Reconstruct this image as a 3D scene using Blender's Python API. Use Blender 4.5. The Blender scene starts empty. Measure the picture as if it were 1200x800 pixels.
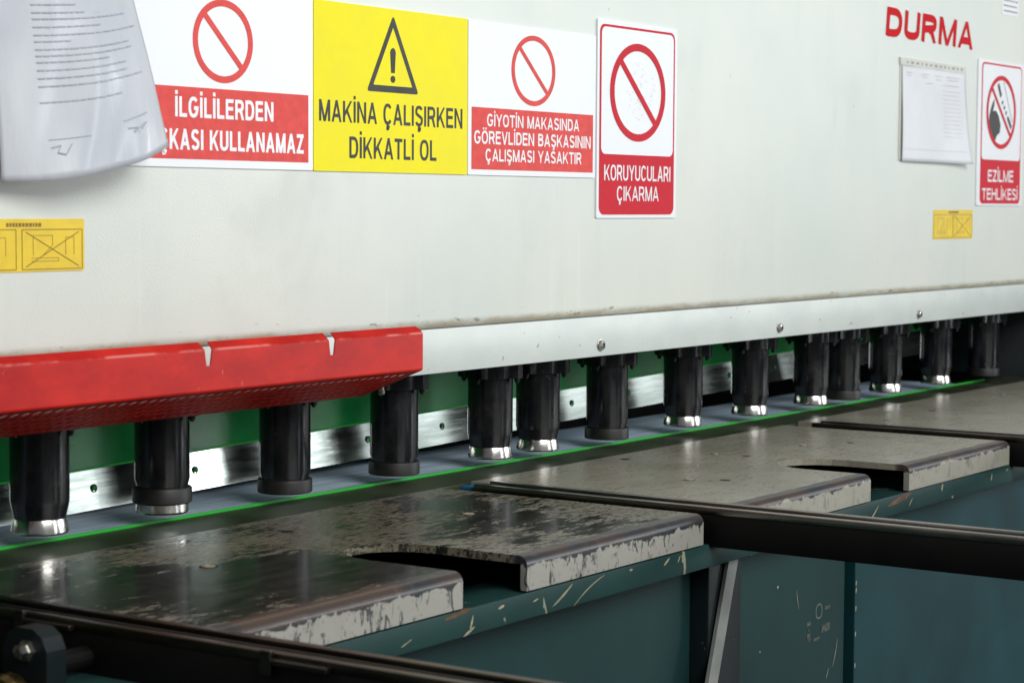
import bpy, bmesh, math, random
from mathutils import Vector, Matrix
random.seed(7)
S = bpy.context.scene
COL = S.collection
D = bpy.data

# ------------------------------------------------------------------ camera
cd = D.cameras.new('camera'); cam = D.objects.new('camera', cd); COL.objects.link(cam)
_r = Vector((0.5644689547993175, -0.8254353239933684, 0.0055968716019705435))
_u = Vector((0.050229755755859765, 0.04111552371174814, 0.9978910187723984))
_w = Vector((0.8239246146975296, 0.5629973708765179, -0.0646698514120429))
cam.matrix_world = Matrix(((_r.x, _u.x, -_w.x, 0), (_r.y, _u.y, -_w.y, -2.0), (_r.z, _u.z, -_w.z, 0), (0, 0, 0, 1)))
cd.sensor_width = 36; cd.lens = 36 * 2476.783 / 1200
cd.clip_start = .05; cd.clip_end = 100
cd.dof.use_dof = True; cd.dof.focus_distance = 3.35; cd.dof.aperture_fstop = 9
S.camera = cam

# ------------------------------------------------------------------ world, lamps, exposure
wd = D.worlds.new('World'); S.world = wd; wd.use_nodes = True
bg = wd.node_tree.nodes['Background']; bg.inputs[0].default_value = (.88, .95, 1.0, 1); bg.inputs[1].default_value = .14
def area(name, loc, target, sx, sy, power, col):
    l = D.lights.new(name, 'AREA'); l.shape = 'RECTANGLE'; l.size = sx; l.size_y = sy; l.energy = power; l.color = col
    o = D.objects.new(name, l); COL.objects.link(o); o.location = loc
    o.rotation_euler = (Vector(target) - Vector(loc)).to_track_quat('-Z', 'Y').to_euler()
    return o
area('hall_window_light', (1.0, -6.5, 3.6), (3, 0, 0), 5, 3, 505, (.985, 1, .975))
area('side_window_light', (10.6, -5.4, 1.0), (4.2, 0, -.3), 6.0, 2.3, 125, (.93, .97, 1))
area('door_light', (8.3, -5.2, .7), (4.2, 0, -.3), .6, 2.4, 62, (.95, .98, 1))
area('narrow_window_light', (4.3, -5.6, .7), (2.4, 0, -.3), .55, 2.4, 34, (.90, .95, 1))
S.view_settings.view_transform = 'Standard'; S.view_settings.look = 'None'
S.view_settings.exposure = 0; S.view_settings.gamma = 1
S.render.engine = 'CYCLES'

# ------------------------------------------------------------------ materials
def rgb(h):
    c = [int(h[i:i+2], 16) / 255 for i in (0, 2, 4)]
    return tuple(x / 12.92 if x <= .04045 else ((x + .055) / 1.055) ** 2.4 for x in c) + (1,)
class NT:
    def __init__(s, name):
        s.m = D.materials.new(name); s.m.use_nodes = True; s.t = s.m.node_tree
        s.b = s.t.nodes['Principled BSDF']
        s.geo = s.t.nodes.new('ShaderNodeNewGeometry')
    def new(s, k, **kw):
        n = s.t.nodes.new(k)
        for a, b in kw.items(): setattr(n, a, b)
        return n
    def lk(s, a, b): s.t.links.new(a, b)
    def put(s, inp, v):
        if isinstance(v, bpy.types.NodeSocket): s.lk(v, inp)
        else: inp.default_value = v
    def xyz(s):
        n = s.new('ShaderNodeSeparateXYZ'); s.lk(s.geo.outputs['Position'], n.inputs[0]); return n.outputs
    def math(s, op, a, b=0, c=0, clamp=False):
        n = s.new('ShaderNodeMath', operation=op); n.use_clamp = clamp
        for i, v in enumerate((a, b, c)):
            if i < len(n.inputs): s.put(n.inputs[i], v)
        return n.outputs[0]
    def vec(s, scale=(1, 1, 1), rot=(0, 0, 0)):
        n = s.new('ShaderNodeMapping'); s.lk(s.geo.outputs['Position'], n.inputs[0])
        n.inputs['Scale'].default_value = scale; n.inputs['Rotation'].default_value = rot; return n.outputs[0]
    def noise(s, scale, detail=4, rough=.55, vec=None, dist=0):
        n = s.new('ShaderNodeTexNoise'); s.lk(vec if vec else s.geo.outputs['Position'], n.inputs['Vector'])
        n.inputs['Scale'].default_value = scale; n.inputs['Detail'].default_value = detail
        n.inputs['Roughness'].default_value = rough; n.inputs['Distortion'].default_value = dist
        return n.outputs[0]
    def step(s, v, a, b, lo=0., hi=1.):
        n = s.new('ShaderNodeMapRange'); n.interpolation_type = 'SMOOTHSTEP'
        s.put(n.inputs[0], v); n.inputs[1].default_value = a; n.inputs[2].default_value = b
        n.inputs[3].default_value = lo; n.inputs[4].default_value = hi; return n.outputs[0]
    def mix(s, f, a, b):
        n = s.new('ShaderNodeMix', data_type='RGBA'); s.put(n.inputs[0], f); s.put(n.inputs[6], a); s.put(n.inputs[7], b)
        return n.outputs[2]
    def bump(s, h, strength=.3, dist=.001):
        n = s.new('ShaderNodeBump'); n.inputs['Strength'].default_value = strength; n.inputs['Distance'].default_value = dist
        s.lk(h, n.inputs['Height']); s.lk(n.outputs[0], s.b.inputs['Normal'])
    def done(s, col=None, rough=None, metal=None, spec=None, coat=None):
        if col is not None: s.put(s.b.inputs['Base Color'], col)
        if rough is not None: s.put(s.b.inputs['Roughness'], rough)
        if metal is not None: s.put(s.b.inputs['Metallic'], metal)
        if spec is not None: s.put(s.b.inputs['Specular IOR Level'], spec)
        if coat is not None: s.put(s.b.inputs['Coat Weight'], coat)
        return s.m
def plain(name, col, rough=.5, metal=0, var=.08, sc=30, bump=0, spec=None):
    n = NT(name); c = rgb(col) if isinstance(col, str) else col
    v = n.noise(sc, 5, .6)
    dark = tuple(x * (1 - 2.2 * var) for x in c[:3]) + (1,); lite = tuple(min(1, x * (1 + var)) for x in c[:3]) + (1,)
    k = n.step(v, .3, .7)
    if bump: n.bump(n.noise(sc * 12, 2), bump, .0006)
    return n.done(n.mix(k, dark, lite), n.math('MULTIPLY_ADD', v, .2, max(.02, rough - .1)), metal, spec)

# machine enamel: pale grey green, smudges, dirt lying on the fold
def panel_mat():
    n = NT('pale_enamel'); x, y, z = n.xyz()
    big = n.noise(1.6, 4, .6); streak = n.noise(9, 5, .62, n.vec((1, 1, .13)))
    c = n.mix(n.step(big, .3, .7), rgb('d3d9d3'), rgb('dde0d7'))
    c = n.mix(n.step(streak, .52, .76, 0, .16), c, rgb('b9beb6'))
    # wiped smudges and rising run marks, denser towards the fold
    low = n.step(z, .12, -.17)
    sm = n.step(n.noise(4.2, 6, .68, n.vec((1, 1, .8), (0, .5, 0)), .8), .52, .72); c = n.mix(n.math('MULTIPLY', sm, n.math('MULTIPLY_ADD', low, .12, .06)), c, rgb('b3bab5'))
    run = n.step(n.noise(34, 3, .5, n.vec((1, 1, .05))), .62, .70); c = n.mix(n.math('MULTIPLY', n.math('MULTIPLY', run, low), .22), c, rgb('e9ece6'))
    hair = n.step(n.noise(26, 3, .5, n.vec((3, 1, .12), (0, .35, 0))), .72, .735); c = n.mix(n.math('MULTIPLY', hair, .18), c, rgb('a3a69c'))
    zz = n.math('MULTIPLY_ADD', n.noise(14, 5, .7, n.vec((1, 1, .2))), .016, n.math('SUBTRACT', z, .008))
    d = n.step(zz, -.183, -.192)
    d = n.math('MULTIPLY', d, n.step(n.noise(22, 6, .75, n.vec((.35, 1, 1))), .40, .56, .35, 1))
    c = n.mix(n.math('MULTIPLY', d, .85), c, rgb('b8ad95'))
    chip = n.math('MULTIPLY', n.step(n.noise(38, 4, .6, n.vec((.5, 1, 1.6))), .64, .67), n.step(z, -.165, -.185))
    c = n.mix(n.math('MULTIPLY', chip, .7), c, rgb('8d8069'))
    fl = n.step(n.noise(55, 3, .5, n.vec((1, 1, .7))), .735, .755)
    c = n.mix(n.math('MULTIPLY', fl, .35), c, rgb('8b8b80'))
    h = n.math('ADD', n.math('MULTIPLY', n.noise(5, 2, .4), 9.), n.math('MULTIPLY', n.noise(330, 2), 1.6)); n.bump(h, .20, .0006)
    return n.done(c, n.math('MULTIPLY_ADD', sm, .12, .30))
def skirt_mat():
    n = NT('pale_enamel_skirt')
    streak = n.noise(12, 5, .6, n.vec((.6, 1, .9)))
    c = n.mix(n.step(streak, .35, .7), rgb('cbd2cf'), rgb('d6dbd7'))
    fl = n.step(n.noise(60, 3, .5), .72, .745)
    c = n.mix(n.math('MULTIPLY', fl, .6), c, rgb('6a655a'))
    sm = n.step(n.noise(7, 6, .7, n.vec((.5, 1, 1))), .60, .78, 0, .3)
    c = n.mix(sm, c, rgb('b9b2a2'))
    n.bump(n.noise(380, 2), .08, .0006)
    return n.done(c, .36)
def red_mat():
    n = NT('red_enamel'); x, y, z = n.xyz()
    v = n.noise(12, 5, .65, n.vec((.6, 1, 1)))
    c = n.mix(n.step(v, .3, .72), rgb('ae120e'), rgb('d4261b'))
    sc = n.step(n.noise(46, 5, .7, n.vec((1, 1, .45), (0, .6, 0))), .665, .69)
    c = n.mix(n.math('MULTIPLY', sc, .35), c, rgb('e8988e'))
    dk = n.step(n.noise(34, 5, .7, n.vec((.3, 1, 2))), .66, .72)
    c = n.mix(n.math('MULTIPLY', dk, .7), c, rgb('571512'))
    edge = n.math('MULTIPLY', n.math('MULTIPLY', n.step(z, -.1935, -.1915), n.step(z, -.1885, -.1905)), n.step(n.noise(20, 4, .6), .42, .6))
    c = n.mix(n.math('MULTIPLY', edge, .55), c, rgb('f09a90'))
    n.bump(n.noise(500, 2), .12, .0006)
    return n.done(c, n.math('MULTIPLY_ADD', v, .25, .30), 0, .32)
def plate_mat(name, paint, cover, seed, gloss=.16):
    # paint worn down to dark oiled steel; 'cover' = share of paint left on the top
    n = NT(name); x, y, z = n.xyz()
    off = n.new('ShaderNodeVectorMath', operation='ADD'); n.lk(n.geo.outputs['Position'], off.inputs[0]); off.inputs[1].default_value = (seed, seed * .7, 0)
    def nz(sc, dt, ro, scl=(1, 1, 1), rot=(0, 0, 0), dist=0):
        mp = n.new('ShaderNodeMapping'); n.lk(off.outputs[0], mp.inputs[0]); mp.inputs['Scale'].default_value = scl; mp.inputs['Rotation'].default_value = rot
        return n.noise(sc, dt, ro, mp.outputs[0], dist)
    big = nz(2.6, 3, .5, (1.1, 1.3, 1)); fine = nz(26, 8, .74, (.45, 1.5, 1), (0, 0, .25), .4); grit = nz(95, 5, .7, (.4, 1.3, 1), (0, 0, .1))
    m = n.math('ADD', n.math('MULTIPLY', big, .75), n.math('MULTIPLY', fine, .55)); m = n.math('ADD', m, n.math('MULTIPLY', grit, .24))
    if name.startswith('heavily'):
        # the rubbed-through field runs from the front left corner towards the slot
        f1 = n.math('MULTIPLY_ADD', x, .085, n.math('MULTIPLY', y, .10)); m = n.math('ADD', m, n.math('SUBTRACT', f1, .128))
    top = n.step(m, .750 - cover, .865 - cover)
    gr = n.step(nz(150, 4, .75, (.35, 1.2, 1), (0, 0, .12)), .44, .56); top = n.math('MULTIPLY', top, n.math('MULTIPLY_ADD', gr, 1.0 if cover < .2 else .25, .35 if cover < .2 else .82), clamp=True)
    top = n.step(top, .22, .62) if cover < .2 else top
    feed = n.step(nz(60, 3, .5, (1, .05, 1), (0, 0, .04)), .60, .70); swirl = n.step(nz(42, 4, .6, (.12, 1, 1), (0, 0, .5)), .62, .70)
    # fold and front flange: vertical gouges, bare steel along the bend
    gou = nz(30, 7, .72, (1.0, 1, .55), (0, .35, 0), .8); bend = n.step(z, -.4770, -.4580); edge = n.step(y, -.445, -.474)
    fm = n.math('SUBTRACT', n.math('ADD', gou, .17 if cover < .2 else .24), n.math('MULTIPLY', n.math('MULTIPLY', bend, edge), .36))
    front = n.step(fm, .535, .560)
    ch = n.step(nz(26, 7, .76, (1.5, 1, 1.1), (0, -.6, 0)), .595, .61); 
    front = n.math('MULTIPLY', front, n.math('SUBTRACT', 1, n.math('MULTIPLY', ch, .75 if cover < .2 else .25)))
    isf = n.step(y, -.452, -.470)
    # thin gouges: the level lines of two stretched noises, broken up
    g1 = n.math('ABSOLUTE', n.math('SUBTRACT', nz(20, 3, .5, (2.2, 1, .45), (0, .25, 0), .15), .5)); g2 = n.math('ABSOLUTE', n.math('SUBTRACT', nz(16, 3, .5, (1.6, 1, .5), (0, -.7, 0), .1), .52))
    gg = n.math('MAXIMUM', n.step(g1, .016, .009), n.step(g2, .014, .008)); gg = n.math('MULTIPLY', gg, n.step(nz(34, 4, .6), .46, .53))
    front = n.math('MULTIPLY', front, n.math('SUBTRACT', 1, n.math('MULTIPLY', gg, .9 if cover < .2 else .35)))
    mask = n.math('ADD', n.math('MULTIPLY', top, n.math('SUBTRACT', 1, isf)), n.math('MULTIPLY', front, isf), clamp=True)
    steel = n.mix(n.step(fine, .35, .7), rgb('2a2c28'), rgb('42423c')); steel = n.mix(isf, steel, rgb('303337'))
    rust = n.math('MULTIPLY', n.math('MULTIPLY', isf, bend), n.step(nz(9, 4, .6), .40, .60))
    steel = n.mix(n.math('MULTIPLY', rust, .32), steel, rgb('6e4c33'))
    pc = n.mix(n.step(nz(7, 5, .65), .3, .7), rgb(paint[0]), rgb(paint[1]))
    pc = n.mix(n.math('MULTIPLY', isf, .75), pc, rgb(paint[2]))
    pc = n.mix(n.step(nz(120, 3, .6), .60, .72, 0, .30 if cover < .2 else .14), pc, rgb('4c463b'))
    c = n.mix(mask, steel, pc)
    c = n.mix(n.math('MULTIPLY', n.math('MAXIMUM', feed, swirl), .05 if cover > .2 else .14), c, rgb('2a2824') if cover > .2 else rgb('8a8577'))
    stain = n.step(nz(5, 6, .7), .50, .74, 0, .30 if cover < .2 else .12); c = n.mix(stain, c, rgb('4a463c'))
    h = n.math('ADD', n.math('MULTIPLY', mask, .6), n.math('MULTIPLY', nz(180, 3, .6), .25))
    n.bump(h, .16, .0007)
    r = n.math('ADD', n.math('MULTIPLY', mask, .13), n.math('MULTIPLY_ADD', fine, .18, gloss - .06))
    r = n.math('MULTIPLY_ADD', isf, .2, r)
    return n.done(c, r, 0, .5)
def teal_mat(name, a, b, chips=.69, rough=.42):
    n = NT(name); v = n.noise(3.2, 4, .6)
    c = n.mix(n.step(v, .3, .7), rgb(a), rgb(b))
    ch = n.step(n.noise(24, 5, .66, n.vec((1, 1, .5), (0, .8, 0)), 1.2), chips, chips + .015)
    c = n.mix(n.math('MULTIPLY', ch, .75), c, rgb('a5a08c'))
    dd = n.step(n.noise(10, 6, .7), .55, .8, 0, .4); c = n.mix(dd, c, rgb('16201f'))
    n.bump(n.noise(300, 2), .1, .0006)
    return n.done(c, n.math('MULTIPLY_ADD', v, .2, rough), 0, .3)
def metal_mat(name, col, rough, aniso=(1, 1, 1), sc=60, amt=.25):
    n = NT(name); v = n.noise(sc, 5, .65, n.vec(aniso)); c = rgb(col)
    cc = n.mix(n.step(v, .3, .7), tuple(x * (1 - amt) for x in c[:3]) + (1,), c)
    n.bump(v, .05, .0005)
    return n.done(cc, n.math('MULTIPLY_ADD', v, .16, rough - .08), 1)
def cyl_mat():
    n = NT('black_oxide'); v = n.noise(25, 5, .7)
    c = n.mix(n.step(v, .35, .7), rgb('0c0d10'), rgb('191a1f'))
    fl = n.step(n.noise(75, 4, .6, n.vec((1, 1, .5))), .70, .74)
    c = n.mix(n.math('MULTIPLY', fl, .35), c, rgb('7b8088'))
    du = n.step(n.noise(16, 6, .7), .45, .75, 0, .22); c = n.mix(du, c, rgb('4a4740'))
    n.bump(n.noise(260, 2), .03, .00012)
    return n.done(c, n.math('MULTIPLY_ADD', du, .6, n.math('MULTIPLY_ADD', v, .16, .10)), 0, .5)
def blade_mat():
    n = NT('polished_blade_steel'); v = n.noise(40, 4, .6, n.vec((.2, 1, 2.2)))
    n.bump(v, .02, .0002)
    return n.done(n.mix(n.step(v, .3, .7), rgb('767e79'), rgb('9fa6a1')), n.math('MULTIPLY_ADD', v, .14, .08), 1)
def bed_mat():
    n = NT('sky_tinted_ground_steel'); v = n.noise(30, 6, .7, n.vec((.12, 1.6, 1)))
    c = n.mix(n.step(v, .3, .7), rgb('9cb2c9'), rgb('cbdbec'))  # bluish tone of the reflected sky put into the base colour
    return n.done(c, n.math('MULTIPLY_ADD', v, .2, .35), .1)
def emit(name, col, e, rough=.5):
    n = NT(name); n.b.inputs['Emission Color'].default_value = rgb(col); n.b.inputs['Emission Strength'].default_value = e
    return n.done(rgb(col), rough)
def film_mat():
    n = NT('plastic_sleeved_paper'); v = n.noise(5, 4, .6, n.vec((2, 2, .7)))
    c = n.mix(n.step(v, .3, .7), rgb('bdc1ca'), rgb('cdd0d7'))
    sp = n.step(n.noise(28, 4, .6), .68, .74); c = n.mix(n.math('MULTIPLY', sp, .35), c, rgb('9b8d86'))
    n.bump(n.noise(9, 3, .6, n.vec((3, 1, .8))), .35, .006)
    n.b.inputs['Coat Roughness'].default_value = .16
    return n.done(c, .42, 0, .4, .45)
M = dict(rail_glint=metal_mat('glinting_rail_steel', 'a5a29c', .3, (1, .2, 1), 40, .4),  # lighter copy of the rail steel, its bright glint put into the colour
    panel=panel_mat(), skirt=skirt_mat(), red=red_mat(), cyl=cyl_mat(), blade=blade_mat(), bed=bed_mat(), film=film_mat(),
    plate1=plate_mat('heavily_worn_plate', ('6c6555', '857e6e', 'a5a49e'), .0, 0.0, .13),
    plate2=plate_mat('scuffed_plate', ('8a8678', '9f9a8b', '9a978c'), .42, 5.3, .14),
    plate3=plate_mat('clean_plate', ('8d887a', 'a19c8d', '9a968b'), .46, 11.7, .15),
    teal=teal_mat('dark_teal_enamel', '1a3635', '21423f', .655), teal2=teal_mat('teal_panel_enamel', '122e2f', '163838', .78),
    teal3=teal_mat('blue_teal_enamel', '0d3236', '104046', .79), tealdk=teal_mat('deep_teal_enamel', '0a1517', '0e1b1e', .72),
    green=plain('green_enamel', '109044', .24, 0, .12, 8), greenline=emit('green_light_line', '0c9c26', .06),
    greenedge=emit('green_glow_edge', '1d9a36', .10),
    black=plain('black_paint', '070707', .6, 0, .2, 20, 0, .25), dark=plain('dark_grey_enamel', '2c3031', .55, 0, .15, 6),
    interior=plain('dark_interior', '0b0c0d', .7), steel=metal_mat('worn_steel', 'b9b7b0', .3), chrome=metal_mat('polished_foot_steel', 'e6e2dc', .22, (1, 1, .2), 90),
    collar=plain('oiled_collar', '1d1a19', .5, 0, .25, 50), rail=metal_mat('worn_rail_steel', '5c5650', .36, (1, .2, 1), 40, .5),
    white=plain('white_vinyl', 'e9ebef', .32, 0, .015, 6), red_ink=plain('red_print', 'e65a56', .6, 0, .05, 60, 0, .15), red_ink2=plain('crimson_print', 'd02a38', .55, 0, .04, 60, 0, .15),
    yellow=plain('yellow_vinyl', 'f8ea08', .45, 0, .02, 10, 0, .2), amber=plain('amber_vinyl', 'ebc91c', .4, 0, .06, 14),
    ink=plain('black_print', '25251f', .5), brown_ink=plain('faded_brown_print', '8a6a1c', .5), grey_ink=plain('grey_print', '9a9ca8', .6), pale_ink=plain('pale_print', 'd6d3d8', .6),
    paper=plain('white_paper', 'e3e5ea', .6, 0, .03, 5), strip=plain('cream_paper', 'd3d3c9', .55, 0, .04, 20), vinred=plain('red_vinyl_lettering', 'cc0c1a', .6, 0, .03, 40, 0, .12),
    strut=plain('light_grey_paint', '90938f', .42, 0, .12, 12), brass=metal_mat('tarnished_brass', '7c6842', .45, (1, 1, 1), 70, .6),
    floor=plain('oily_concrete', '33332f', .6, 0, .2, 3), bluereflect=plain('painted_blue_reflection', '1f5f86', .35), chip=plain('bare_primer_chip', 'a39a80', .6, 0, .15, 60),
    rust=plain('bare_rusty_metal', '6f543d', .5, 0, .25, 40))

# ------------------------------------------------------------------ object helpers
def wloc(o):
    v = Vector((0, 0, 0))
    while o: v += o.location; o = o.parent
    return v
def obj(name, bm, mat, parent=None, smooth=False, origin=None, **props):
    bmesh.ops.recalc_face_normals(bm, faces=bm.faces)
    base = wloc(parent) if parent else Vector(origin or (0, 0, 0))
    bmesh.ops.translate(bm, verts=bm.verts, vec=-base)
    me = D.meshes.new(name); bm.to_mesh(me); bm.free(); me.materials.append(mat)
    if smooth:
        for p in me.polygons: p.use_smooth = True
        if smooth == 'auto':
            b2 = bmesh.new(); b2.from_mesh(me)
            for e in b2.edges:
                if len(e.link_faces) == 2 and e.calc_face_angle(0) > math.radians(32): e.smooth = False
            b2.to_mesh(me); b2.free()
    o = D.objects.new(name, me); COL.objects.link(o)
    if parent: o.parent = parent
    else: o.location = base
    for k, v in props.items(): o[k] = v
    return o
def thing(name, label, cat, loc=(0, 0, 0), group=None):
    o = D.objects.new(name, None); COL.objects.link(o); o.location = loc; o.empty_display_size = .05
    o['label'] = label; o['category'] = cat
    if group: o['group'] = group
    return o
def box(x0, x1, y0, y1, z0, z1, bev=0, bm=None, seg=2):
    t = bmesh.new(); bmesh.ops.create_cube(t, size=1)
    for v in t.verts: v.co = Vector(((x0 + x1) / 2 + v.co.x * (x1 - x0), (y0 + y1) / 2 + v.co.y * (y1 - y0), (z0 + z1) / 2 + v.co.z * (z1 - z0)))
    if bev: bmesh.ops.bevel(t, geom=list(t.edges), offset=bev, segments=seg, affect='EDGES', profile=.5)
    if bm is None: return t
    me = D.meshes.new('t'); t.to_mesh(me); t.free(); bm.from_mesh(me); D.meshes.remove(me); return bm
def lathe(prof, cx, cy, n=40, bm=None, axis='z'):
    bm = bm or bmesh.new(); rings = []
    for r, h in prof:
        ring = []
        for i in range(n):
            a = 2 * math.pi * i / n; c, s = r * math.cos(a), r * math.sin(a)
            p = (cx + c, cy + s, h) if axis == 'z' else (cx + c, h, cy + s) if axis == 'y' else (h, cx + c, cy + s)
            ring.append(bm.verts.new(p))
        rings.append(ring)
    for a, b in zip(rings, rings[1:]):
        for i in range(n): bm.faces.new((a[i], a[(i + 1) % n], b[(i + 1) % n], b[i]))
    bm.faces.new(rings[0]); bm.faces.new(rings[-1]); return bm
def prism(poly, lo, hi, axis='y', bm=None, holes=()):
    """2-D outline (ccw) pushed from lo to hi along an axis"""
    bm = bm or bmesh.new()
    def P(a, b, h): return (a, h, b) if axis == 'y' else (h, a, b) if axis == 'x' else (a, b, h)
    A = [bm.verts.new(P(a, b, lo)) for a, b in poly]; B = [bm.verts.new(P(a, b, hi)) for a, b in poly]; n = len(poly)
    for i in range(n): bm.faces.new((A[i], A[(i + 1) % n], B[(i + 1) % n], B[i]))
    if not holes: bm.faces.new(A); bm.faces.new(B[::-1])
    return bm
def sweep_x(prof, x0, x1, t, bm=None):
    """open profile (y,z) thickened inwards by t and extruded along x"""
    n = len(prof); nor = []
    for i in range(n):
        a = Vector(prof[max(0, i - 1)]); b = Vector(prof[min(n - 1, i + 1)]); d = (b - a).normalized(); nor.append(Vector((-d.y, d.x)))
    inner = [Vector(prof[i]) + nor[i] * t for i in range(n)]
    return prism([tuple(p) for p in prof] + [tuple(p) for p in inner[::-1]], x0, x1, 'x', bm)
def ring_xz(cx, cz, rx, rz, k, y0, y1, n=56, bm=None):
    bm = bm or bmesh.new(); R = []
    for y in (y0, y1):
        for s in (1, 0):
            R.append([bm.verts.new((cx + (rx - (0 if s else k * rx / rz)) * math.cos(2 * math.pi * i / n), y, cz + (rz - (0 if s else k)) * math.sin(2 * math.pi * i / n))) for i in range(n)])
    o0, i0, o1, i1 = R
    for i in range(n):
        j = (i + 1) % n
        for q in ((o0, i0), (o1, i1), (o0, o1), (i0, i1)): bm.faces.new((q[0][i], q[0][j], q[1][j], q[1][i]))
    return bm
def bar_xz(x0, z0, x1, z1, w, y0, y1, bm=None):
    d = Vector((x1 - x0, z1 - z0)).normalized(); n = Vector((-d.y, d.x)) * w / 2
    return prism([(x0 + n.x, z0 + n.y), (x0 - n.x, z0 - n.y), (x1 - n.x, z1 - n.y), (x1 + n.x, z1 + n.y)], y0, y1, 'y', bm)
def rrect(x0, x1, z0, z1, r, n=6, rx=None):
    rx = rx or r; out = []
    for cx, cz, a0 in ((x1 - rx, z0 + r, -90), (x1 - rx, z1 - r, 0), (x0 + rx, z1 - r, 90), (x0 + rx, z0 + r, 180)):
        for i in range(n + 1):
            a = math.radians(a0 + 90 * i / n); out.append((cx + rx * math.cos(a), cz + r * math.sin(a)))
    return out
def arc_pts(cx, cz, rx, rz, a0, a1, n=12, p=1.0):
    out = []
    for i in range(n + 1):
        a = math.radians(a0 + (a1 - a0) * i / n); c, q = math.cos(a), math.sin(a)
        out.append((cx + rx * math.copysign(abs(c) ** p, c), cz + rz * math.copysign(abs(q) ** p, q)))
    return out
def glyph(ch, h, k):
    """strokes (centre lines) of a plain grotesque capital 1 high; h = half stem in x, k = half bar in z"""
    T = 1 - k; P = .82
    base = {'İ': 'I', 'Ç': 'C', 'Ş': 'S', 'Ö': 'O'}.get(ch, ch)
    if base == 'I': w = 2 * h; st = [[(h, 0), (h, 1)]]
    elif base == 'L': w = .60; st = [[(h, 0), (h, 1)], [(h, k), (w, k)]]
    elif base == 'E': w = .66; st = [[(h, 0), (h, 1)], [(h, k), (w, k)], [(h, T), (w - .02, T)], [(h, .53), (w - .05, .53)]]
    elif base == 'T': w = .68; st = [[(w / 2, 0), (w / 2, 1)], [(0, T), (w, T)]]
    elif base == 'H': w = .74; st = [[(h, 0), (h, 1)], [(w - h, 0), (w - h, 1)], [(h, .54), (w - h, .54)]]
    elif base == 'N': w = .76; st = [[(h, 0), (h, 1)], [(w - h, 0), (w - h, 1)], [(h * 1.05, 1.05), (w - h * 1.05, -.05)]]
    elif base == 'M': w = .90; st = [[(h, 0), (h, 1)], [(w - h, 0), (w - h, 1)], [(h * 1.1, 1.08), (w / 2, -.03)], [(w - h * 1.1, 1.08), (w / 2, -.03)]]
    elif base == 'A': w = .80; st = [[(h * .9, -.06), (w / 2 + .005, 1.06)], [(w - h * .9, -.06), (w / 2 - .005, 1.06)], [(w * .22, .29), (w * .78, .29)]]
    elif base == 'V': w = .76; st = [[(h * .9, 1.06), (w / 2, -.04)], [(w - h * .9, 1.06), (w / 2, -.04)]]
    elif base == 'Y': w = .76; st = [[(h * .7, 1.08), (w / 2, .42)], [(w - h * .7, 1.08), (w / 2, .42)], [(w / 2, 0), (w / 2, .46)]]
    elif base == 'Z': w = .68; st = [[(.02, T), (w - .01, T)], [(0, k), (w, k)], [(w - h * 1.3, T), (h * 1.3, k)]]
    elif base == 'K': w = .76; st = [[(h, 0), (h, 1)], [(h, .30), (w - h * .9, 1.06)], [(w * .40, .60), (w - h * .7, -.06)]]
    elif base == 'D': w = .74; st = [[(h, 0), (h, 1)], [(h, T), (w * .45, T)] + arc_pts(w * .45, .5, w * .55 - h, .5 - k, 90, -90, 14, P) + [(h, k)]]
    elif base == 'B': w = .72; st = [[(h, 0), (h, 1)], [(h, T)] + arc_pts(w * .52, .765 - k * .15, w * .42 - h, .235 - k * .85, 90, -90, 8, P) + [(h, .53)], [(h, .53)] + arc_pts(w * .54, .265 + k * .5, w * .46 - h, .265 - k * .5, 90, -90, 8, P) + [(h, k)]]
    elif base == 'R': w = .74; st = [[(h, 0), (h, 1)], [(h, T)] + arc_pts(w * .54, .725 - k * .3, w * .43 - h, .275 - k * .7, 90, -90, 10, P) + [(h, .45)], [(w * .50, .46), (w * .66, .40), (w - h * .9, -.05)]]
    elif base == 'O': w = .80; st = [arc_pts(w / 2, .5, w / 2 - h, .515 - k, 90, -270, 28, .88)]
    elif base == 'C': w = .76; st = [arc_pts(w / 2 + .01, .5, w / 2 - h, .515 - k, 38, 322, 22, .88)]
    elif base == 'G': w = .80; st = [arc_pts(w / 2, .5, w / 2 - h, .515 - k, 40, 345, 24, .88) + [(w - h, .44)], [(w * .54, .46), (w, .46)]]
    elif base == 'U': w = .74; st = [[(h, 1), (h, .34)] + arc_pts(w / 2, .34, w / 2 - h, .34 - k, 180, 360, 12, .85) + [(w - h, .34), (w - h, 1)]]
    elif base == 'S':
        w = .70; r = w / 2 - h
        st = [arc_pts(w / 2, .745 - k * .35, r * .95, .27 - k * .65, 22, 200, 10, .9) + [(w * .30, .565), (w * .70, .445)] + arc_pts(w / 2, .265 + k * .35, r, .28 - k * .65, 20, -160, 10, .9)]
    else: w = .3; st = []
    if ch in 'İ': st.append([(w / 2, 1.10), (w / 2, 1.10 + 2.2 * k)])
    if ch == 'Ö': st += [[(w * .30, 1.10), (w * .30, 1.10 + 2 * k)], [(w * .70, 1.10), (w * .70, 1.10 + 2 * k)]]
    if ch in 'ÇŞ': st.append([(w / 2, .01), (w / 2, -.075), (w / 2 + h * 1.1, -.12), (w / 2 + h * .6, -.20), (w / 2 - h * 1.2, -.205)])
    return w, st
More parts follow.
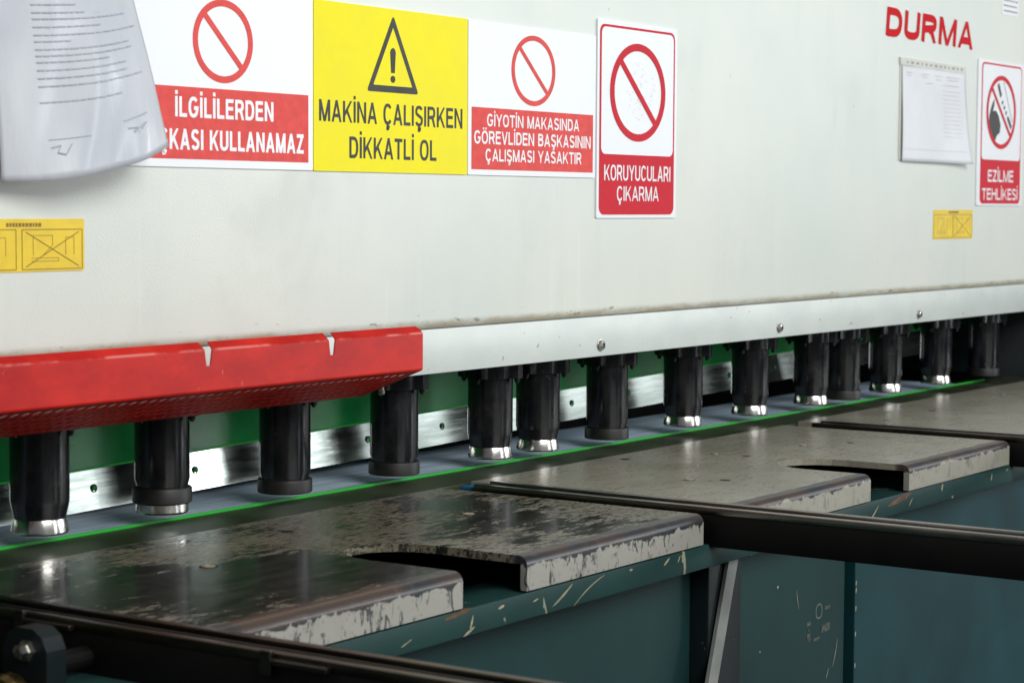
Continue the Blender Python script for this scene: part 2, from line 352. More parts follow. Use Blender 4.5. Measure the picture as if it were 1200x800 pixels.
def ribbon(pts, t, zl, zh):
    pts = [p for i, p in enumerate(pts) if i == 0 or (Vector(p) - Vector(pts[i - 1])).length > t * .02]
    n = len(pts); L, Rr = [], []
    for i in range(n):
        p = Vector(pts[i]); a = Vector(pts[max(0, i - 1)]); c = Vector(pts[min(n - 1, i + 1)])
        d1 = (p - a).normalized() if i else (c - p).normalized(); d2 = (c - p).normalized() if i < n - 1 else d1
        if i == 0 and pts[0] == pts[-1] or i == n - 1 and pts[0] == pts[-1]:
            d1 = (p - Vector(pts[-2])).normalized(); d2 = (Vector(pts[1]) - p).normalized()
        n1 = Vector((-d1.y, d1.x)); n2 = Vector((-d2.y, d2.x)); m = (n1 + n2); m = m.normalized() if m.length > 1e-6 else n1
        f = t / 2 / max(.45, m.dot(n1)); L.append(p + m * f); Rr.append(p - m * f)
    cl = lambda q: (q.x, min(max(q.y, zl), zh))
    return [cl(q) for q in L], [cl(q) for q in Rr]
def lettering(txt, x0, x1, z0, z1, y, mat, parent, weight=.15, shear=0, th=.0002):
    """capitals fitted into a box on a plane y = const, facing -y"""
    H = z1 - z0; gap = .12
    def layout(h): 
        x = 0; out = []
        for ch in txt:
            w, st = glyph(ch, h, weight / 2 * .92); out.append((ch, x, w)); x += w + gap
        return out, x - gap
    q = 1.; 
    for _ in range(4):
        hx = weight / 2 / q; hx = min(hx, .15); lay, W = layout(hx); q = (x1 - x0) / W / H
    bm = bmesh.new(); k = 0; tt = weight * H
    for ch, gx, w in lay:
        for stroke in glyph(ch, hx, weight / 2 * .92)[1]:
            k = (k + 1) % 5; pts = [(x0 + (gx + px) * q * H + pz * H * shear, z0 + pz * H) for px, pz in stroke]
            low = min(p[1] for p in stroke) < -.07 and max(p[1] for p in stroke) < .1; high = min(p[1] for p in stroke) > 1.05
            Lp, Rp = ribbon(pts, tt, -9 if low else z0 - H * (.012), 9 if high else z1 + H * .012)
            yy = y - th - .00003 * k; A_ = [bm.verts.new((a, yy, b)) for a, b in Lp]; B_ = [bm.verts.new((a, yy, b)) for a, b in Rp]
            for i in range(len(A_) - 1):
                try: bm.faces.new((A_[i], A_[i + 1], B_[i + 1], B_[i]))
                except ValueError: pass
    bmesh.ops.dissolve_degenerate(bm, dist=1e-7, edges=bm.edges)
    o = obj('lettering', bm, mat, parent)
    # every letter faces the room
    me = o.data; b2 = bmesh.new(); b2.from_mesh(me)
    for f in b2.faces:
        if f.normal.y > 0: f.normal_flip()
    b2.to_mesh(me); b2.free(); return o

# ================================================================== SETTING
obj('floor', box(-6, 16, -14, 6, -1.30, -1.25), M['floor'], kind='structure')

# ================================================================== THE SHEAR
ZT = -.455          # table level
XA, XB = .6, 5.62   # machine extent
sh = thing('guillotine_shear', 'pale grey green guillotine shear with long front panel above a green blade beam', 'machine', (3.1, .3, -1.25))
# front panel with a rounded lower fold
prof = [(0, 1.1), (0, -.182)]
for i in range(1, 9):
    a = math.radians(90 * i / 8); prof.append((.010 - .010 * math.cos(a), -.182 - .0165 * math.sin(a)))
prof.append((.030, -.1986))
obj('front_panel', sweep_x(prof, XA, XB + 1.2, .004), M['panel'], sh, 'auto')
sk = obj('skirt', box(XA, XB + 1.2, .010, .022, -.2715, -.1995, .0012), M['skirt'], sh, 'auto')
def screw(x, y, z, r, parent, mat, axis='y', slot=False):
    if axis == 'y':
        b = lathe([(r * 1.35, y), (r * 1.35, y - r * .12), (r, y - r * .16), (r * .92, y - r * .75), (r * .5, y - r * .9), (r * .48, y - r * .45)], x, z, 20, axis='y')
    else:
        b = lathe([(r * .9, z - .001), (r, z), (r * .95, z + r * .35), (r * .5, z + r * .4), (r * .45, z + .0001)], x, y, 20)
    return obj('screw', b, mat, parent, 'auto')
for x in (1.13, 1.83, 2.525, 3.223, 3.922, 4.634, 5.34): screw(x, .010, -.2515, .0085, sk, M['steel'])
# green blade beam, raked with the blade
def zb(x): return -.4545 + .0215 * (x - 2.2)
def zt(x): return -.394 + .0225 * (x - 2.2)
bm = bmesh.new()
A = [bm.verts.new(c) for c in ((XA, .262, zt(XA)), (5.5, .262, zt(5.5)), (5.5, .262, -.12), (XA, .262, -.12))]
Bk = [bm.verts.new((v.co.x, .42, v.co.z)) for v in A]
bm.faces.new(A); bm.faces.new(Bk[::-1])
for i in range(4): bm.faces.new((A[i], A[(i + 1) % 4], Bk[(i + 1) % 4], Bk[i]))
obj('blade_beam', bm, M['green'], sh)
bm = bmesh.new()
v = [bm.verts.new(c) for c in ((XA, .2595, zt(XA) + .0008), (5.5, .2595, zt(5.5) + .0008), (5.5, .2595, zt(5.5) + .0032), (XA, .2595, zt(XA) + .0032))]
w = [bm.verts.new((q.co.x, .2619, q.co.z)) for q in v]
bm.faces.new(v); bm.faces.new(w[::-1])
for i in range(4): bm.faces.new((v[i], v[(i + 1) % 4], w[(i + 1) % 4], w[i]))
obj('beam_edge_glow', bm, M['greenedge'], sh)  # emission stands for green light caught along the beam's lower edge
# blade: leans back so that it mirrors the window
bm = bmesh.new(); TL = .0085
v = [bm.verts.new(c) for c in ((XA, .262, zb(XA)), (5.5, .262, zb(5.5)), (5.5, .262 + TL, zt(5.5) - .0005), (XA, .262 + TL, zt(XA) - .0005))]
w = [bm.verts.new((q.co.x, q.co.y + .02, q.co.z)) for q in v]
bm.faces.new(v); bm.faces.new(w[::-1])
for i in range(4): bm.faces.new((v[i], v[(i + 1) % 4], w[(i + 1) % 4], w[i]))
bl = obj('upper_blade', bm, M['blade'], sh)
for i in range(-5, 15):
    x = 2.22 + .2181 * i; z = (zb(x) + zt(x)) / 2 + .001; y = .262 + TL * .5
    obj('screw_hole', lathe([(.0062, y + .002), (.0062, y - .0012), (.0048, y - .0016), (.0046, y - .0004)], x, z, 18, axis='y'), M['interior'], bl)
    screw(x + .0006, y - .0004, z, .0026, bl, M['greenedge'])
obj('lower_blade', box(XA, 5.15, .1252, .335, -.52, ZT - .0015, .0008), M['bed'], sh)
BE = plain('oiled_green_lit_steel', '39402c', .40, 0, .25, 9)  # brown bed steel, greened so its colour carries the glow of the line
obj('bed_edge', box(XA, 5.5, .0135, .1165, -.52, ZT - .0035, .001), BE, sh)
obj('bed_ledge', box(XA, 5.5, -.034, .013, -.52, ZT - .0125), BE, sh)
obj('projected_line_glow', box(XA, 5.32, .1168, .1195, -.50, ZT + .0003), M['greenline'], sh)  # glowing strip standing in for the green line of light projected on the bed
obj('dark_backing', box(XA, XB, .80, .82, -.9, .9), M['interior'], sh)  # added wall closing the back so the gap below the blade stays dark
obj('side_frame', box(5.56, 5.62, -.34, .9, -1.25, -.2, .004), M['dark'], sh)
obj('end_cover', box(XA - .03, XA, .05, .9, -1.25, .9), M['dark'], sh)
obj('frame_rib', box(5.50, 5.53, .16, .5, -.455, -.19, .003), M['tealdk'], sh)

# ------------------------------------------------------------------ table under the plates
tb = thing('worktable', 'dark teal machine table body with chipped front rail below the slotted plates', 'machine table', (3.4, -.2, -1.25))
rail = obj('front_rail', box(1.2, 5.56, -.482, -.34, -.5385, -.5035, .002), M['teal'], tb, 'auto')
obj('frame_tube', box(1.2, 5.5, -.30, -.05, -.62, -.52), M['tealdk'], tb)
obj('left_panel', box(1.2, 2.79, -.425, -.40, -1.25, -.5387), M['teal2'], tb)
obj('corner_post', box(2.795, 2.90, -.455, -.36, -1.25, -.5388, .004), M['tealdk'], tb, 'auto')
pa = obj('centre_panel', box(2.902, 3.335, -.425, -.40, -1.25, -.5387, .0015), M['teal2'], tb)
pb = obj('right_panel', box(3.352, 5.50, -.437, -.41, -1.25, -.5387, .0015), M['teal3'], tb)
obj('inner_wall', box(2.5, 5.5, -.36, -.35, -1.25, -.5389), M['interior'], tb)
# faded stencil on the centre panel
lettering('O', 3.222, 3.248, -.700, -.674, -.4252, plain('faded_stencil_zero', '59635c', .6), pa, .12)
b = bmesh.new()
for x0, x1, z0, z1 in ((3.188, 3.203, -.706, -.699), (3.256, 3.276, -.688, -.682), (3.190, 3.205, -.733, -.720), (3.213, 3.238, -.736, -.731), (3.243, 3.277, -.726, -.712), (3.193, 3.200, -.716, -.711)):
    box(x0, x1, -.4256, -.4251, z0, z1, 0, b)
obj('stencil_marks', b, plain('faded_stencil', '46504a', .6, 0, .4, 120), pa, kind='stuff')
# flaked paint: irregular slivers on the rail and the panel edge
def sliver(bm, x, z, L, W, ang, y, bend=0):
    n = 9; up, dn = [], []
    for i in range(n):
        t = i / (n - 1); w = W * (math.sin(math.pi * t) ** .6) * random.uniform(.55, 1.1) / 2 + W * .04
        px = (t - .5) * L; pz = bend * (4 * (t - .5) ** 2)
        c, s = math.cos(ang), math.sin(ang)
        up.append((x + px * c - (pz + w) * s, z + px * s + (pz + w) * c)); dn.append((x + px * c - (pz - w) * s, z + px * s + (pz - w) * c))
    prism(up + dn[::-1], y, y - .0004, 'y', bm)
b = bmesh.new(); yr = -.4821
for a in ((2.345, -.520, .055, .0038, .45, yr, .001), (2.41, -.519, .085, .0018, .38, yr, -.004), (2.135, -.523, .020, .004, 1.2, yr, 0), (2.13, -.533, .026, .004, .35, yr, 0),
          (2.20, -.513, .014, .004, .2, yr, 0), (2.62, -.512, .020, .004, .5, yr, 0), (2.655, -.513, .012, .003, .9, yr, 0), (2.52, -.510, .010, .003, 0, yr, 0), (2.28, -.516, .014, .0022, .2, yr, 0),
          (1.93, -.53, .02, .003, .2, yr, 0), (2.0, -.526, .022, .0014, .3, yr, 0), (3.32, -.530, .06, .003, .5, yr, .003), (3.62, -.512, .014, .006, 1.2, yr, 0), (3.86, -.518, .014, .004, 1.3, yr, 0), (3.94, -.512, .01, .004, .3, yr, 0), (3.48, -.523, .02, .002, .7, yr, 0)):
    sliver(b, *a)
obj('paint_chips', b, M['chip'], rail, kind='stuff')
for q in ((3.43, -.5135, .10, .013, .12), (2.105, -.507, .06, .007, .1)):
    b = bmesh.new(); sliver(b, *q, yr - .0002); obj('bare_patch', b, M['rust'], rail)
b = bmesh.new()
for z in (-.60, -.655, -.668, -.70, -.745, -.80): sliver(b, 3.3545, z, .010, .0035, 1.4, -.4375)
for a in ((3.385, -.612, .03, .0022, -.9, -.4375, .002), (3.55, -.632, .016, .0014, -.3, -.4375, 0)): sliver(b, *a)
obj('paint_chips', b, M['chip'], pb, kind='stuff')
b = bmesh.new()
for a in ((3.152, -.655, .035, .0016, -1.3, -.4256, .001), (3.08, -.623, .006, .005, 0, -.4256, 0), (3.02, -.72, .005, .004, 0, -.4256, 0), (3.30, -.77, .05, .0016, 1.2, -.4256, .002), (3.27, -.80, .020, .0014, 1.1, -.4256, 0)): sliver(b, *a)
obj('paint_chips', b, M['chip'], pa, kind='stuff')

# ------------------------------------------------------------------ slotted table plates
def plate(label, x0, x1, s0, s1, ys, yf, yb, mat, holes, group='slotted table plates in front of the blade'):
    t = thing('table_plate', label, 'table plate', ((x0 + x1) / 2, (yf + yb) / 2, -.503), group)
    R, th, n = .013, .011, 10; z1 = ZT; z0 = z1 - th
    rs = (s1 - s0) / 2; cx = (s0 + s1) / 2
    arc = [(cx - rs * math.cos(math.pi * i / n), ys - rs * 1.15 + rs * 1.15 * math.sin(math.pi * i / n)) for i in range(n + 1)]
    out = [(x0, yf + R), (s0, yf + R)] + arc + [(s1, yf + R), (x1, yf + R), (x1, yb), (x0, yb)]
    bm = prism(out, z0, z1, 'z'); bmesh.ops.triangulate(bm, faces=[f for f in bm.faces if len(f.verts) > 4], ngon_method='EAR_CLIP')
    def fl(a, b):
        p = [(yf + R, z1)] + [(yf + R - R * math.sin(math.radians(q)), z1 - R + R * math.cos(math.radians(q))) for q in range(10, 91, 10)] + [(yf, -.5005)]
        sweep_x(p, a, b, th * .95, bm)
    fl(x0, s0); fl(s1, x1)
    bmesh.ops.remove_doubles(bm, verts=bm.verts, dist=.00001)
    pl = obj('plate', bm, mat, t)
    for p in pl.data.polygons: p.use_smooth = False
    for x, y, r, k in holes:
        if k == 0:   # sunk screw: dark ring with a paler head
            obj('screw_hole', lathe([(r, ZT - .004), (r, ZT + .0004), (r * .78, ZT + .0005), (r * .76, ZT - .0008)], x, y, 22), M['interior'], t)
            obj('screw', lathe([(r * .74, ZT - .003), (r * .72, ZT + .0012), (r * .35, ZT + .0016), (r * .3, ZT + .0004)], x, y, 16), M['chip'], t, 'auto')
        else:
            obj('screw_hole', lathe([(r, ZT - .004), (r, ZT + .0004)], x, y, 20), M['interior'], t)
    return t
plate('nearest table plate, dark worn top and flaked paint on its front edge', 1.655, 2.722, 2.112, 2.255, -.256, -.485, -.004, M['plate1'],
      [(2.515, -.205, .0125, 0), (1.955, -.205, .012, 0), (2.23, -.10, .009, 1)])
plate('middle table plate with beige scuffed top, between the long black arm and the far plate', 2.815, 3.935, 3.298, 3.458, -.276, -.488, .004, M['plate2'],
      [(3.23, -.04, .009, 1), (3.396, -.133, .009, 0), (3.405, -.192, .008, 1), (3.05, -.275, .010, 0), (3.082, -.325, .009, 1), (3.62, -.20, .009, 0), (3.72, -.25, .007, 1)])
plate('farthest table plate, clean beige top running to the dark side frame', 4.02, 5.50, 4.62, 4.76, -.27, -.488, .012, M['plate3'],
      [(4.338, -.05, .009, 0), (4.166, -.126, .009, 0), (4.42, -.12, .008, 1), (4.9, -.1, .008, 0)])

# ------------------------------------------------------------------ arms running out of the table
def arm(label, x0, x1, zlow, rail='rail', y0=-.052, y1=-1.75):
    t = thing('support_arm', label, 'support arm', ((x0 + x1) / 2, y0, zlow), 'black support arms running forward between the plates')
    obj('beam', box(x0, x1, y1, y0, zlow, -.4585, .0015), M['black'], t, 'auto')
    w = (x1 - x0)
    obj('top_rail', box(x0 - .001, x0 + w * .20, y1, y0, -.4583, -.4475, .0012), M[rail], t, 'auto')
    obj('top_rail', box(x0 + w * .42, x0 + w * .55, y1, y0, -.4583, -.4500, .001), M['black'], t, 'auto')
    obj('top_rail', box(x1 - w * .2, x1 + .001, y1, y0, -.4583, -.4475, .0012), M[rail], t, 'auto')
    return t
a2 = arm('long black support arm crossing to the right edge below the middle plate', 2.745, 2.800, -.507, 'rail_glint')
a1 = arm('nearest black support arm along the bottom left corner', 1.590, 1.645, -.552)
a3 = arm('short visible black arm between the middle and the far plate', 3.955, 4.005, -.507)
obj('blue_reflection_block', box(2.75, 2.795, -.048, -.02, -.47, -.4535, .002), M['bluereflect'], a2)  # a blue reflection between arm and bed, built as a coloured block
for y in (-.263, -.617):
    bx = bmesh.new(); box(1.582, 1.5888, y - .012, y + .002, -.470, -.4445, .001, bx); box(1.5805, 1.5888, y - .085, y - .0125, -.4585, -.4525, .001, bx)
    obj('clip', bx, M['rail'], a1)
screwy = lathe([(.009, 1.5895), (.009, 1.586), (.005, 1.585)], -.565, -.505, 18, axis='x'); obj('screw', screwy, M['rust'], a1)
st = thing('strut', 'light grey flat strut leaning below the long black arm in front of the teal panel', 'strut', (2.87, -.462, -.507))
b = prism([(2.8535, -.5073), (2.8835, -.5073), (2.60 + .033, -1.25), (2.60, -1.25)], -.464, -.458, 'y')
obj('flat_bar', b, M['strut'], st)
# hinge block on the near arm
hb = thing('hinge_block', 'dark teal rounded hinge block with bolt in the bottom left corner', 'hinge block', (1.53, -.37, -.552))
prf = [(-.396, -.535), (-.396, -.462), (-.389, -.448), (-.376, -.440), (-.352, -.440), (-.338, -.448), (-.331, -.462), (-.331, -.535)]
b = prism(prf, 1.503, 1.530, 'x'); obj('spacer', lathe([(.012, 1.530), (.012, 1.5895)], -.364, -.485, 16, axis='x'), M['black'], hb)
b = b if True else b; obj('block', b, M['tealdk'], hb)
b = lathe([(.012, 1.503), (.012, 1.500), (.008, 1.499), (.008, 1.490), (.005, 1.489)], -.368, -.463, 6, axis='x'); obj('bolt', b, M['steel'], hb)
kn = thing('adjusting_knob', 'small tarnished brass knob beneath the hinge block bolt', 'knob', (1.50, -.365, -.52))
b = lathe([(.006, 1.504), (.006, 1.492), (.017, 1.490), (.020, 1.484), (.020, 1.474), (.016, 1.468), (.008, 1.466)], -.366, -.503, 24, axis='x'); obj('knob', b, M['brass'], kn, 'auto')
b = lathe([(.0055, 1.466), (.0055, 1.455), (.003, 1.4545)], -.366, -.503, 12, axis='x'); obj('stem', b, M['brass'], kn, 'auto')
obj('base_rail', box(1.30, 1.5885, -1.4, .2, -.60, -.5455, .003), M['tealdk'], tb)

# ------------------------------------------------------------------ hold-down cylinders
HY = .10; ZF = -.4405
def hold_down(x, kind, label):
    t = thing('hold_down', label, 'hold-down cylinder', (x, HY, ZF), 'row of hold-down cylinders below the panel')
    r = .0395
    if kind == 'collar':
        body = [(r, -.262), (r, -.408), (.0368, -.4185), (.0368, -.420)]
    elif kind == 'both':
        body = [(r, -.262), (r, -.392), (.0365, -.402), (.0365, -.4035)]
    else:
        body = [(r, -.262), (r, -.396), (.0385, -.402), (.0347, -.4185), (.0347, -.4200)]
    obj('body', lathe(body, x, HY), M['cyl'], t, 'auto')
    if kind == 'collar':
        obj('collar', lathe([(.037, -.4188), (.0415, -.4198), (.0420, -.4215), (.0420, ZF + .0015), (.0405, ZF)], x, HY), M['collar'], t, 'auto')
    elif kind == 'both':
        obj('collar', lathe([(.037, -.4025), (.0415, -.4035), (.0425, -.4055), (.0425, -.424), (.040, -.4262)], x, HY), M['collar'], t, 'auto')
        obj('foot', lathe([(.0375, -.4263), (.0378, ZF + .003), (.0355, ZF)], x, HY), M['chrome'], t, 'auto')
    else:
        obj('foot', lathe([(.0350, -.4202), (.0354, -.4215), (.0386, ZF + .0042), (.0385, ZF + .0022), (.0365, ZF)], x, HY), M['chrome'], t, 'auto')
    # flange: round ring with four bolt ears
    pts = []
    for i in range(72):
        a = 2 * math.pi * i / 72; k = max(0, math.cos(2 * (a - math.pi / 4) * 1)) if False else 0
        d = min(abs((a - math.radians(q) + math.pi) % (2 * math.pi) - math.pi) for q in (10, 100, 190, 280))
        rr = .0585 if d < .20 else (.0475 if d > .30 else .0585 - (.011) * (d - .20) / .10); pts.append((x + rr * math.cos(a), HY + rr * math.sin(a)))
    f = obj('flange', prism(pts, -.300, -.262, 'z'), M['cyl'], t)
    for q in (10, 100, 190, 280):
        a = math.radians(q); bx, by = x + .051 * math.cos(a), HY + .051 * math.sin(a)
        obj('bolt', lathe([(.0048, -.3002), (.0048, -.3055), (.0032, -.306), (.0028, -.3085)], bx, by, 12), M['cyl'], f, 'auto')
    obj('stem', lathe([(.03, -.2618), (.03, -.2)], x, HY, 24), M['cyl'], t)
HD = [(1.733, 'foot', None), (1.958, 'foot', 'first hold-down cylinder from the left, flared bright steel foot, under the red guard'),
      (2.191, 'both', 'hold-down cylinder with both a black collar and a bright foot under the red guard'),
      (2.459, 'collar', 'black collared hold-down cylinder under the right part of the red guard'),
      (2.733, 'collar', 'black collared hold-down cylinder just past the right end of the red guard'),
      (3.007, 'foot', 'bright footed cylinder, left one of the close pair right of the red guard'),
      (3.157, 'foot', 'bright footed cylinder, right one of the close pair right of the red guard'),
      (3.393, 'collar', 'black collared hold-down cylinder below the first skirt screw'),
      (3.682, 'foot', 'bright footed hold-down cylinder alone between the first and second skirt screws, nearer the first'),
      (3.966, 'foot', 'bright footed hold-down cylinder just below and left of the second skirt screw'),
      (4.256, 'foot', 'bright footed cylinder touching the black collared one right of the second skirt screw'),
      (4.418, 'collar', 'black collared cylinder, right one of the far touching pair'),
      (4.652, 'foot', 'bright footed hold-down cylinder left of and below the third skirt screw'),
      (4.953, 'foot', 'bright footed hold-down cylinder, last but one on the right'),
      (5.267, 'collar', 'farthest hold-down cylinder on the right beside the dark side frame')]
for x, k, l in HD[1:]: hold_down(x, k, l)

# ------------------------------------------------------------------ red guard
gx0, gx1 = 1.0, 2.511
gd = thing('red_guard', 'red sheet metal finger guard with two notches and a perforated underside, left', 'guard', (1.9, -.07, -.291))
def uvp(x, s):
    """s = distance down the sheet: fold at .0128"""
    if s < .0128: t = s / .0128; return (x, -.1145 - .0095 * t, -.1812 - .0098 * t)
    return (x, -.124 - .0005 * 0, -.191 - (s - .0128))
b = bmesh.new(); nt = [(2.045, .0095), (2.299, .0095)]
xs = [gx0]
for c, h in nt: xs += [c - h, c - h * .42, c + h * .42, c + h]
xs.append(gx1 - .006); xs.append(gx1)
SD = .0128 + .0525; th = .0022
def col(x):
    for c, h in nt:
        if abs(x - c) < h * .9: return .034
        if abs(x - c) <= h * 1.01: return 0
    return 0
def strip(a, bq, ta, tb_):
    # sheet between two x positions whose tops begin at ta, tb_
    for f in (0, 1):
        pass
rows = {}
def vtx(x, s, back):
    k = (round(x, 5), round(s, 5), back)
    if k not in rows:
        p = uvp(x, s); rows[k] = b.verts.new((p[0], p[1] + (th if back else 0), p[2]))
    return rows[k]
for i in range(len(xs) - 1):
    xa, xc = xs[i], xs[i + 1]; ta, tc = col(xa), col(xc)
    if xc == gx1: tc = .006
    pa_ = [s for s in (0, .0128, .034) if s > ta + 1e-6]; pc_ = [s for s in (0, .0128, .034) if s > tc + 1e-6]
    La = [ta] + pa_ + [SD - .002, SD]; Lc = [tc] + pc_ + [SD - .002, SD]
    ring = [(xa, s) for s in La] + [(xc, s) for s in Lc[::-1]]
    if ta == tc:
        for j in range(len(La) - 1):
            for bk in (0, 1): b.faces.new([vtx(xa, La[j], bk), vtx(xa, La[j + 1], bk), vtx(xc, La[j + 1], bk), vtx(xc, La[j], bk)])
    else:
        # split at the fold so the faces stay planar
        if ta > tc: hi, lo, H, Lw = xc, xa, tc, ta
        else: hi, lo, H, Lw = xa, xc, ta, tc
        for bk in (0, 1):
            if Lw > .0128:
                xm = hi + (lo - hi) * (.0128 - H) / (Lw - H)
                b.faces.new([vtx(hi, H, bk), vtx(hi, .0128, bk), vtx(xm, .0128, bk)])
                b.faces.new([vtx(hi, .0128, bk), vtx(hi, .034, bk), vtx(lo, .034, bk), vtx(xm, .0128, bk)] if Lw >= .034 else [vtx(hi, .0128, bk), vtx(hi, SD, bk), vtx(lo, SD, bk), vtx(lo, Lw, bk), vtx(xm, .0128, bk)])
                if Lw >= .034: b.faces.new([vtx(hi, .034, bk), vtx(hi, SD, bk), vtx(lo, SD, bk), vtx(lo, .034, bk)])
            else:
                b.faces.new([vtx(hi, H, bk), vtx(hi, .0128, bk), vtx(lo, .0128, bk), vtx(lo, Lw, bk)])
                b.faces.new([vtx(hi, .0128, bk), vtx(hi, SD, bk), vtx(lo, SD, bk), vtx(lo, .0128, bk)])
eds = [e for e in b.edges if len(e.link_faces) == 1 and sum(1 for v_ in e.verts if any(v_ is q for k, q in rows.items() if k[2] == 0)) == 2]
inv = {id(v_): k for k, v_ in rows.items()}
for e in eds:
    k0, k1 = inv[id(e.verts[0])], inv[id(e.verts[1])]
    q0, q1 = rows.get((k0[0], k0[1], 1)), rows.get((k1[0], k1[1], 1))
    if q0 and q1: b.faces.new([e.verts[0], e.verts[1], q1, q0])
obj('front_sheet', b, M['red'], gd)
# rounded lower bend
b = bmesh.new(); zbt = -.191 - .0525
bp = [(-.124, zbt)] + [(-.124 + .004 - .004 * math.cos(math.radians(q)), zbt - .004 * math.sin(math.radians(q))) for q in (20, 40, 60, 80)]
# perforated underside: sheared grid of real slots
P0 = Vector(bp[-1]); P1 = Vector((-.010, -.2915)); 
b2 = sweep_x(bp, gx0, gx1, -.0 + .0022, b); obj('lower_bend', b2, M['red'], gd, 'auto')
b = bmesh.new(); L = (P1 - P0).length; nv = 5; nu = 84; pit = (gx1 - gx0) / nu; sh_ = 0
dv = (P1 - P0) / L; nn = Vector((-dv.y, dv.x)); 
def up(u, s, k=0): 
    q = P0 + dv * s + nn * k; return (min(max(u, gx0), gx1), q.x, q.y)
mg = .007; ph = (L - 2 * mg) / nv
for j in range(nv):
    s0 = mg + ph * j; s1 = s0 + ph
    for i in range(-14, nu + 14):
        u0 = gx0 + pit * i + (s0 - mg) * sh_; u1 = u0 + pit; ush = ph * sh_
        if u0 < gx0 - .001 or u1 + ush > gx1 + .02: continue
        if u1 + ush > gx1 - .002 or u0 < gx0:
            continue
        O = [(u0, s0), (u1, s0), (u1 + ush, s1), (u0 + ush, s1)]
        cu_ = (u0 + u1 + ush) / 2; cs = (s0 + s1) / 2
        ov = [b.verts.new(up(*q)) for q in O]; iv = []
        for a_ in range(8):
            g = math.radians(45 * a_ - 135); px = .0062 * math.cos(g); ps = .0090 * math.sin(g); iv.append(b.verts.new(up(cu_ + px + ps * sh_ * .6, cs + ps)))
        iw = [b.verts.new((v_.co.x, v_.co.y + nn.x * .0016, v_.co.z + nn.y * .0016)) for v_ in iv]
        for c in range(4):
            m0, m1, m2 = iv[(2 * c) % 8], iv[(2 * c + 1) % 8], iv[(2 * c + 2) % 8]
            b.faces.new([ov[c], m0, m1]); b.faces.new([ov[c], m1, ov[(c + 1) % 4]]); b.faces.new([ov[(c + 1) % 4], m1, m2])
        for c in range(8): b.faces.new([iv[c], iv[(c + 1) % 8], iw[(c + 1) % 8], iw[c]])
# plain margins
def quad(a, c, d, e): b.faces.new([b.verts.new(up(*q)) for q in (a, c, d, e)])
quad((gx0, 0), (gx1, 0), (gx1, mg), (gx0, mg)); quad((gx0, L - mg), (gx1, L - mg), (gx1, L), (gx0, L))
for j in range(nv):
    s0 = mg + ph * j; s1 = s0 + ph
    n_ = 0
    ue = gx0 + pit * math.floor((gx1 - .002 - gx0 - (s0 - mg) * sh_ - ph * sh_) / pit) + (s0 - mg) * sh_
    quad((ue, s0), (gx1, s0), (gx1, s1), (ue + ph * sh_, s1))
obj('perforated_underside', b, M['red'], gd)
b = bmesh.new()
for x in (1.4, 2.2): box(x, x + .03, -.1215, .0098, -.235, -.231, 0, b)
obj('mounting_strap', b, M['red'], gd)
b = lathe([(.0052, -.262), (.0052, -.270), (.0036, -.271), (.0036, -.284), (.0050, -.285), (.0048, -.290), (.002, -.2925)], 2.548, -.018, 14)
gp = thing('grease_nipple', 'tiny steel grease nipple hanging at the right end of the red guard', 'fitting', (2.548, -.018, -.2925)); obj('nipple', b, M['steel'], gp, 'auto')
obj('bracket', box(2.543, 2.553, -.023, .0098, -.2625, -.2585), M['steel'], gp)

# ------------------------------------------------------------------ signs
YS = -.0015
def sign(name, label, x0, x1, z0, z1, mat, th=.0028, r=.002):
    t = thing(name, label, 'sign', ((x0 + x1) / 2, 0, z0), 'safety signs on the front panel')
    obj('board', prism(rrect(x0, x1, z0, z1, r, 3), -.0002, -th, 'y'), mat, t); return t, -th
def no_ring(cx, cz, rx, rz, k, y, mat, t, barw=None):
    obj('prohibition_ring', ring_xz(cx, cz, rx, rz, k, y - .0001, y - .0006), mat, t)
    c = .80; bw = barw or k * .95
    obj('diagonal_bar', bar_xz(cx - (rx - k) * .73, cz + (rz - k) * .73, cx + (rx - k) * .73, cz - (rz - k) * .73, bw, y - .0001, y - .0005), mat, t)
t, y = sign('prohibition_sign', 'white prohibition sign with red text band, partly behind the curled sleeve', 2.018, 2.4025, .048, .2975, M['white'])
no_ring(2.209, .2228, .0615, .0575, .0095, y, M['red_ink'], t)
obj('text_band', prism([(2.030, .059), (2.392, .059), (2.392, .157), (2.030, .157)], y - .0001, y - .0004, 'y'), M['red_ink'], t)
lettering('İLGİLİLERDEN', 2.112, 2.314, .116, .1435, y - .0004, M['white'], t, .185)
lettering('BAŞKASI KULLANAMAZ', 2.040, 2.381, .072, .0995, y - .0004, M['white'], t, .185)
t, y = sign('warning_sign', 'yellow warning sign with black triangle and exclamation mark', 2.4045, 2.7915, .0475, .2975, M['yellow'])
